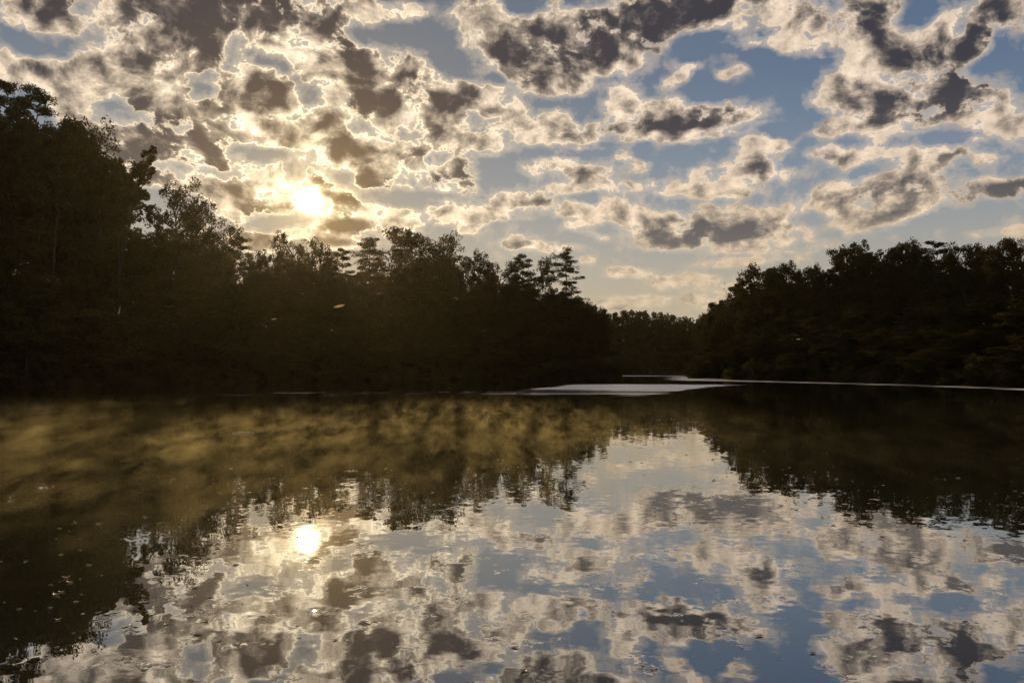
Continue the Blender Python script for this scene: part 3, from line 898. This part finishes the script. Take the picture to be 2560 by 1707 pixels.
# skyline trees one can tell apart: kind, variant, top x, top y, width (pixels), metres behind the shore, turn, name, label
HEROES = [
    ('pine', 1, 8, 196, 120, 18, 0.4, 'pine_tree', 'tallest dark pine with flat tufts at the very edge of the high wooded bank'),
    ('pine', 0, 84, 213, 115, 15, 1.9, 'pine_tree', 'tall pine with an open tufted top reaching out beside the tallest pine'),
    ('dome', 0, 128, 300, 138, 12, 0.3, 'broadleaf_tree', 'dense broadleaf tree just below the open tufted pine top'),
    ('dome', 1, 190, 312, 155, 15, 1.2, 'broadleaf_tree', 'round topped broadleaf tree stepping down from the tall pines'),
    ('dome', 2, 248, 368, 132, 12, 2.2, 'broadleaf_tree', 'broadleaf tree ending the tall dark mass before the twin stemmed tree'),
    ('thin', 0, 292, 418, 40, 10, 0.2, 'slender_tree', 'thin sparse sapling between the tall dark mass and the twin stemmed tree'),
    ('twin', 0, 372, 362, 70, 12, 0.0, 'twin_stem_tree', 'slender tree with two bare stems and one ragged leaning crown'),
    ('airy', 0, 436, 454, 130, 14, 0.5, 'broadleaf_tree', 'open crowned broadleaf tree with bright sky showing through, right of the twin stems'),
    ('airy', 1, 492, 500, 90, 12, 1.5, 'broadleaf_tree', 'gappy broadleaf tree stepping down toward the sun from the open crowned one'),
    ('airy', 0, 552, 545, 80, 12, 2.5, 'broadleaf_tree', 'ragged tree lit through its gaps on the descending edge under the clouds'),
    ('pine', 2, 596, 588, 60, 12, 0.9, 'pine_tree', 'small tufted pine at the low end of the high bank'),
    ('broad', 3, 632, 628, 60, 16, 0.7, 'broadleaf_tree', 'low round tree in the dip of the skyline before the sun'),
    ('broad', 1, 668, 640, 60, 16, 1.7, 'broadleaf_tree', 'low flat topped tree beside the round one in the skyline dip'),
    ('airy', 1, 727, 585, 90, 18, 0.2, 'broadleaf_tree', 'broadleaf tree standing directly below the sun'),
    ('broad', 2, 800, 603, 80, 18, 2.0, 'broadleaf_tree', 'broadleaf tree just past the sun with a broad dark head'),
    ('pine', 2, 852, 618, 62, 20, 1.3, 'pine_tree', 'smaller open pine next to the free standing pine past the sun'),
    ('tier', 1, 918, 592, 78, 20, 0.4, 'pine_tree', 'free standing pine with sky on both sides and under its crown'),
    ('airy', 1, 880, 668, 80, 14, 2.7, 'broadleaf_tree', 'low leafy tree at the foot of the free standing pine'),
    ('broad', 1, 1030, 570, 150, 18, 0.1, 'broadleaf_tree', 'largest broadleaf tree of the point, wide domed crown past the pines'),
    ('airy', 0, 1100, 580, 110, 17, 1.1, 'broadleaf_tree', 'tall broadleaf tree leaning on the shoulder of the wide domed one'),
    ('broad', 3, 1150, 640, 80, 15, 2.1, 'broadleaf_tree', 'shorter tree below the shoulder of the wide domed crown'),
    ('airy', 1, 1200, 632, 85, 16, 0.8, 'broadleaf_tree', 'leafy tree with a small pointed tip midway along the point'),
    ('broad', 0, 1258, 655, 90, 15, 1.6, 'broadleaf_tree', 'dense low tree in the sag before the group at the tip of the point'),
    ('pine', 0, 1304, 634, 75, 15, 2.6, 'pine_tree', 'open pine, first of the airy group near the tip of the point'),
    ('airy', 0, 1356, 638, 80, 14, 0.6, 'broadleaf_tree', 'gappy leafy tree right beside the tiered pine of the point'),
    ('tier', 0, 1412, 617, 92, 12, 0.3, 'pine_tree', 'clear cut pine with level tiered boughs at the tip of the point'),
    ('broad', 2, 1462, 748, 52, 6, 0.9, 'broadleaf_tree', 'short tree below the tiered pine at the end of the point'),
    ('broad', 0, 1492, 768, 44, 4, 1.9, 'broadleaf_tree', 'last short tree of the point above the narrow channel'),
    ('dome', 0, 1762, 800, 57, 5, 0.5, 'broadleaf_tree', 'lowest tree at the channel end of the opposite hill'),
    ('airy', 0, 1812, 750, 38, 7, 1.4, 'broadleaf_tree', 'small lone tree sticking out of the opposite hill near the channel'),
    ('snag', 0, 1838, 716, 34, 9, 0.0, 'bare_tree', 'leafless forked tree top against the pale sky on the opposite hill'),
    ('dome', 2, 1905, 660, 109, 12, 0.1, 'broadleaf_tree', 'open leafy tree, first big crown on the opposite hill skyline'),
    ('dome', 0, 1966, 658, 92, 12, 1.0, 'broadleaf_tree', 'open leafy tree, second big crown on the opposite hill skyline'),
    ('dome', 1, 2012, 670, 69, 13, 2.0, 'broadleaf_tree', 'small rounded tree in the saddle of the opposite hill skyline'),
    ('dome', 2, 2064, 662, 71, 13, 0.4, 'broadleaf_tree', 'rounded tree just before the opposite hill skyline steps up'),
    ('dome', 0, 2134, 608, 103, 16, 1.3, 'broadleaf_tree', 'tall tree where the opposite hill skyline steps up'),
    ('dome', 0, 2192, 622, 103, 15, 2.3, 'broadleaf_tree', 'wide tree just after the step in the opposite hill skyline'),
    ('dome', 1, 2258, 610, 69, 15, 0.9, 'broadleaf_tree', 'knob topped tree before the highest dome of the opposite hill'),
    ('dome', 2, 2300, 604, 63, 14, 1.7, 'broadleaf_tree', 'narrow knob topped tree touching the highest dome of the opposite hill'),
    ('pine', 1, 2342, 600, 85, 15, 0.3, 'pine_tree', 'flat domed pine at the highest part of the opposite hill'),
    ('dome', 0, 2418, 608, 86, 14, 2.8, 'broadleaf_tree', 'even rounded tree past the flat domed pine of the opposite hill'),
    ('dome', 0, 2478, 614, 80, 14, 1.1, 'broadleaf_tree', 'low rounded tree in the dip before the last crown of the opposite hill'),
    ('dome', 1, 2536, 598, 86, 13, 0.2, 'broadleaf_tree', 'last tall rounded crown of the opposite hill at the picture edge'),
]
for kind, var, px, py, wpx, s, rot, name, label in HEROES:
    az = pxaz(px)
    d = shore_r(az) + s
    gz = ground_z(az, s)
    tz = top_z(az, d, py)
    k = KINDS[kind][var % len(KINDS[kind])]
    sz = (tz - gz) / k['H']
    sx = wpx / FPX * d / k['W']
    x, y = d * math.sin(az), d * math.cos(az)
    if kind == 'twin':
        sx = sz
        x -= 2.6 * sz
    sx = min(max(sx, 0.62 * sz), 1.5 * sz)
    plant(kind, var, x, y, gz, sx, sz, rot, name, label, 'tree')

# the mass of trees on the slopes
rr = random.Random(5)
BANKS = [(-420, 1496, 5.4, 'dark leafy tree in the dense wooded bank beneath the sun and tall pines', 'trees massed on the sunward bank'),
         (1762, 2960, 5.0, 'dark leafy tree in the dense shaded mass of the opposite hill', 'trees massed on the opposite hill')]
for p0, p1, step, label, group in BANKS:
    a0, a1 = pxaz(p0), pxaz(p1)
    for s, fr in ((2.0, .34), (6.5, .50), (11.5, .66), (17, .80), (24, .92), (33, 1.0)):
        az = a0 + rr.uniform(0, .03)
        while az < a1:
            ss = s + rr.uniform(-1.5, 1.5)
            R = shore_r(az)
            d = R + ss
            gz = ground_z(az, ss)
            H = top_z(az, d) - (1.0 if fr == 1.0 else 0.0)
            t = H * (fr + rr.uniform(-.09, .01)) - gz
            if t > 2.6:
                var = rr.randrange(3)
                k = KINDS['fill'][var]
                sz = t / k['H']
                sx = max(sz * rr.uniform(.85, 1.15), 1.55 * step / k['W'])
                plant('fill', var, d * math.sin(az), d * math.cos(az), gz, sx, sz, rr.uniform(0, 6.28), 'broadleaf_tree', label, 'tree', group)
            az += step * rr.uniform(.8, 1.25) / d
    az = a0
    while az < a1:
        R = shore_r(az)
        d = R + rr.uniform(-.5, .9)
        sc = rr.uniform(.7, 1.35)
        plant('shrub', rr.randrange(3), d * math.sin(az), d * math.cos(az), 0.0, sc * 1.15, sc, rr.uniform(0, 6.28), 'shrub',
              label.replace('dark leafy tree in the dense', 'low leafy shrub overhanging the water below the').replace('shaded mass', 'slope') if False else
              ('low leafy shrub overhanging the water along the bank beneath the sun' if p0 < 0 else 'low leafy shrub overhanging the water along the foot of the opposite hill'),
              'shrub', 'shrubs along the sunward shore' if p0 < 0 else 'shrubs along the opposite shore')
        az += 2.9 * rr.uniform(.7, 1.3) / d


# bushes along the flanks of the channel
for px, r0, r1, lab, grp in ((1512, 116, 196, 'low leafy shrub overhanging the water along the bank beneath the sun', 'shrubs along the sunward shore'),
                             (1748, 150, 220, 'low leafy shrub overhanging the water along the foot of the opposite hill', 'shrubs along the opposite shore')):
    d = r0
    while d < r1:
        az = pxaz(px + rr.uniform(-3, 3))
        sc = rr.uniform(.9, 1.7)
        plant('shrub', rr.randrange(3), d * math.sin(az), d * math.cos(az), 0.0, sc * 1.2, sc, rr.uniform(0, 6.28), 'shrub', lab, 'shrub', grp)
        d += 3.2


# far wooded hill at the end of the channel: one mass
def far_woods():
    r = np.random.default_rng(77)
    C, R, N = [], [], []
    for row, (s, fr) in enumerate(((0, .22), (3, .36), (7, .50), (11, .64), (15, .78), (19, .90), (24, 1.0))):
        px = 1440.0
        while px < 1800:
            az = pxaz(px)
            d = 226.0 + s
            H = top_z(az, d) * fr * r.uniform(.965, 1.012)
            h0 = max(0.0, H - 7.5)
            x, y = d * math.sin(az), d * math.cos(az)
            pointed = r.random() < .06
            for k in range(7):
                u = k / 6.0
                w = (2.6 * (1 - u) + .5) if pointed else 3.0 * math.sqrt(max(.08, 1 - (u * 1.3 - .45) ** 2))
                C.append((x + r.normal(0, w * .4), y + r.normal(0, w * .4), h0 + (H - h0) * (u * .95)))
                R.append((w * .62, w * .62, 1.0))
                N.append(44)
            px += r.uniform(5, 9)
    V, F = leaf_faces(C, R, N, .62, .42, r)
    o = link('far_woods', make_mesh('far_woods', V, F, M_LEAF))
    tag(o, kind='stuff')


far_woods()


# ------------------------------------------------------------------ small things on the water and in the air
def dead_leaf_mat(name, c1, c2, transl):
    m, nt, out = new_mat(name)
    geo = nt.n.new('ShaderNodeNewGeometry')
    f = nt.noise(geo.outputs['Position'], 60.0, 3.0)
    col = nt.mix(nt.smooth(f, .35, .65), c1, c2)
    df = nt.n.new('ShaderNodeBsdfPrincipled')
    nt.put(df.inputs['Base Color'], col)
    df.inputs['Roughness'].default_value = .25
    tr = nt.n.new('ShaderNodeBsdfTranslucent')
    nt.put(tr.inputs['Color'], col)
    mx = nt.n.new('ShaderNodeMixShader')
    mx.inputs[0].default_value = transl
    nt.l.new(df.outputs[0], mx.inputs[1])
    nt.l.new(tr.outputs[0], mx.inputs[2])
    nt.l.new(mx.outputs[0], out.inputs['Surface'])
    return m


M_FLECK = dead_leaf_mat('pale_leaf', (0.62, 0.56, 0.44), (0.40, 0.32, 0.22), .45)
M_AMBER = dead_leaf_mat('amber_leaf', (0.95, 0.80, 0.58), (0.90, 0.66, 0.40), .6)
M_STICK = rough_mat('pale_stick', (0.50, 0.43, 0.33), (0.68, 0.60, 0.48), 9.0)


def curled_leaf(name, seed, mat, curl=.35, thick=.004):
    """an oval leaf with a midrib fold and curled ends, 1 m long before scaling"""
    r = np.random.default_rng(seed)
    V, F = [], []
    nl, nw = 8, 4
    for side in (0, 1):
        for i in range(nl + 1):
            t = i / nl
            w = .30 * math.sin(math.pi * min(1, max(0, t * .97 + .015))) ** .8
            for j in range(nw + 1):
                q = j / nw * 2 - 1
                z = curl * (t - .5) ** 2 * 1.6 + .10 * abs(q) * w / .3 + (thick if side else 0)
                V.append((t - .5, q * w, z + .01))
    k = (nl + 1) * (nw + 1)
    for side in (0, 1):
        for i in range(nl):
            for j in range(nw):
                a = side * k + i * (nw + 1) + j
                f = (a, a + nw + 1, a + nw + 2, a + 1)
                F.append(f if side else f[::-1])
    return make_mesh(name, V, np.array(F), mat, True)


FLECKS = [curled_leaf('fleck', 1, M_FLECK, .35, .01), curled_leaf('fleck', 2, M_FLECK, .7, .01), curled_leaf('fleck', 3, M_FLECK, .15, .01)]


def on_water(px, py):
    x, y, z = look(px, py)
    t = -CAM_Z / z
    return x * t, y * t


zones = [(0, 640, 1260, 1700, 80), (420, 1050, 1130, 1330, 36), (1880, 2560, 1180, 1360, 64), (1000, 2300, 1090, 1260, 16), (600, 2400, 1500, 1700, 12)]
for x0, x1, y0, y1, n in zones:
    for i in range(n):
        px, py = rr.uniform(x0, x1), rr.triangular(y0, y1, y0 + .35 * (y1 - y0))
        x, y = on_water(px, py)
        o = link('floating_leaf', FLECKS[rr.randrange(3)], loc=(x, y, 0.0))
        q = .020 + .05 * rr.random() ** 2 * (0.75 + y / 28.0)
        o.scale = (q, q, q)
        o.rotation_euler = (rr.uniform(-.1, .1), rr.uniform(-.1, .1), rr.uniform(-.6, .6) + (math.pi if rr.random() < .5 else 0))
        tag(o, 'tiny pale fleck of dead leaf floating on the still lake', 'leaf', 'flecks floating on the lake')

# a pale stick on the water below the sun
x, y = on_water(608, 1083)
tb = Tubes(7)
tb.add([(-.30, 0, .012), (-.12, .01, .02), (.10, -.005, .022), (.30, .008, .012)], [.006, .016, .015, .005])
st = link('floating_stick', tb.mesh('stick', M_STICK), loc=(x, y, 0.0))
st.rotation_euler = (0, 0, .05)
tag(st, 'slim pale stick floating alone on the misty water', 'stick')

for (px, py, dist, L, rx, ry, rz, lab) in ((849, 768, 2.6, .036, .5, -.22, .1, 'larger bright amber leaf drifting in the air before the dark trees'),
                                           (685, 799, 2.8, .022, .3, -.1, -.3, 'smaller bright amber leaf drifting in the air before the dark trees')):
    x, y, z = look(px, py)
    o = link('drifting_leaf', curled_leaf('drifting_leaf', 4, M_AMBER, .25, .006), loc=(x * dist, y * dist, CAM_Z + z * dist))
    o.scale = (L, L, L)
    o.rotation_euler = (rx, ry, rz)
    tag(o, lab, 'leaf')


# ------------------------------------------------------------------ air
def box(name, x0, x1, y0, y1, z0, z1, mat):
    V = [(x, y, z) for x in (x0, x1) for y in (y0, y1) for z in (z0, z1)]
    F = [(0, 1, 3, 2), (4, 6, 7, 5), (0, 4, 5, 1), (2, 3, 7, 6), (0, 2, 6, 4), (1, 5, 7, 3)]
    return link(name, make_mesh(name, V, np.array(F), mat))


m, nt, out = new_mat('haze')
pv = nt.n.new('ShaderNodeVolumePrincipled')
pv.inputs['Color'].default_value = (0.96, 0.80, 0.52, 1)
pv.inputs['Density'].default_value = 0.00006
pv.inputs['Anisotropy'].default_value = 0.78
nt.l.new(pv.outputs[0], out.inputs['Volume'])
tag(box('haze', -330, 330, -330, 400, -9.0, 52.0, m), kind='stuff')

MIST_D = 0.11
m, nt, out = new_mat('mist')
geo = nt.n.new('ShaderNodeNewGeometry')
P = geo.outputs['Position']
x, y, z = nt.sep(P)
big = nt.noise(nt.vec('MULTIPLY', P, (.10, .05, .2)), 1.0, 2.0, .5)
puf = nt.noise(nt.vec('MULTIPLY', P, (2.1, .62, 2.6)), 1.0, 5.0, .68)
dn = nt.math('MULTIPLY', nt.smooth(big, .34, .58, .12, 1.0), nt.smooth(puf, .51, .64))
dn = nt.math('MULTIPLY', dn, nt.smooth(z, .12, .75, 1.0, 0.0))
dn = nt.math('MULTIPLY', dn, nt.smooth(y, 6.0, 12.0))
dn = nt.math('MULTIPLY', dn, nt.smooth(nt.math('ARCTAN2', x, y), .02, .34, 1.0, .22))
dn = nt.math('MULTIPLY', dn, nt.smooth(y, 22.0, 44.0, 1, .0))
pv = nt.n.new('ShaderNodeVolumePrincipled')
pv.inputs['Color'].default_value = (0.53, 0.45, 0.235, 1)
pv.inputs['Anisotropy'].default_value = 0.62
nt.put(pv.inputs['Density'], nt.math('MULTIPLY', dn, MIST_D))
nt.l.new(pv.outputs[0], out.inputs['Volume'])
m.cycles.volume_step_rate = 1.0
m.cycles.homogeneous_volume = False
tag(box('mist', -40, 40, 6, 46, 0.02, 0.8, m), kind='stuff')
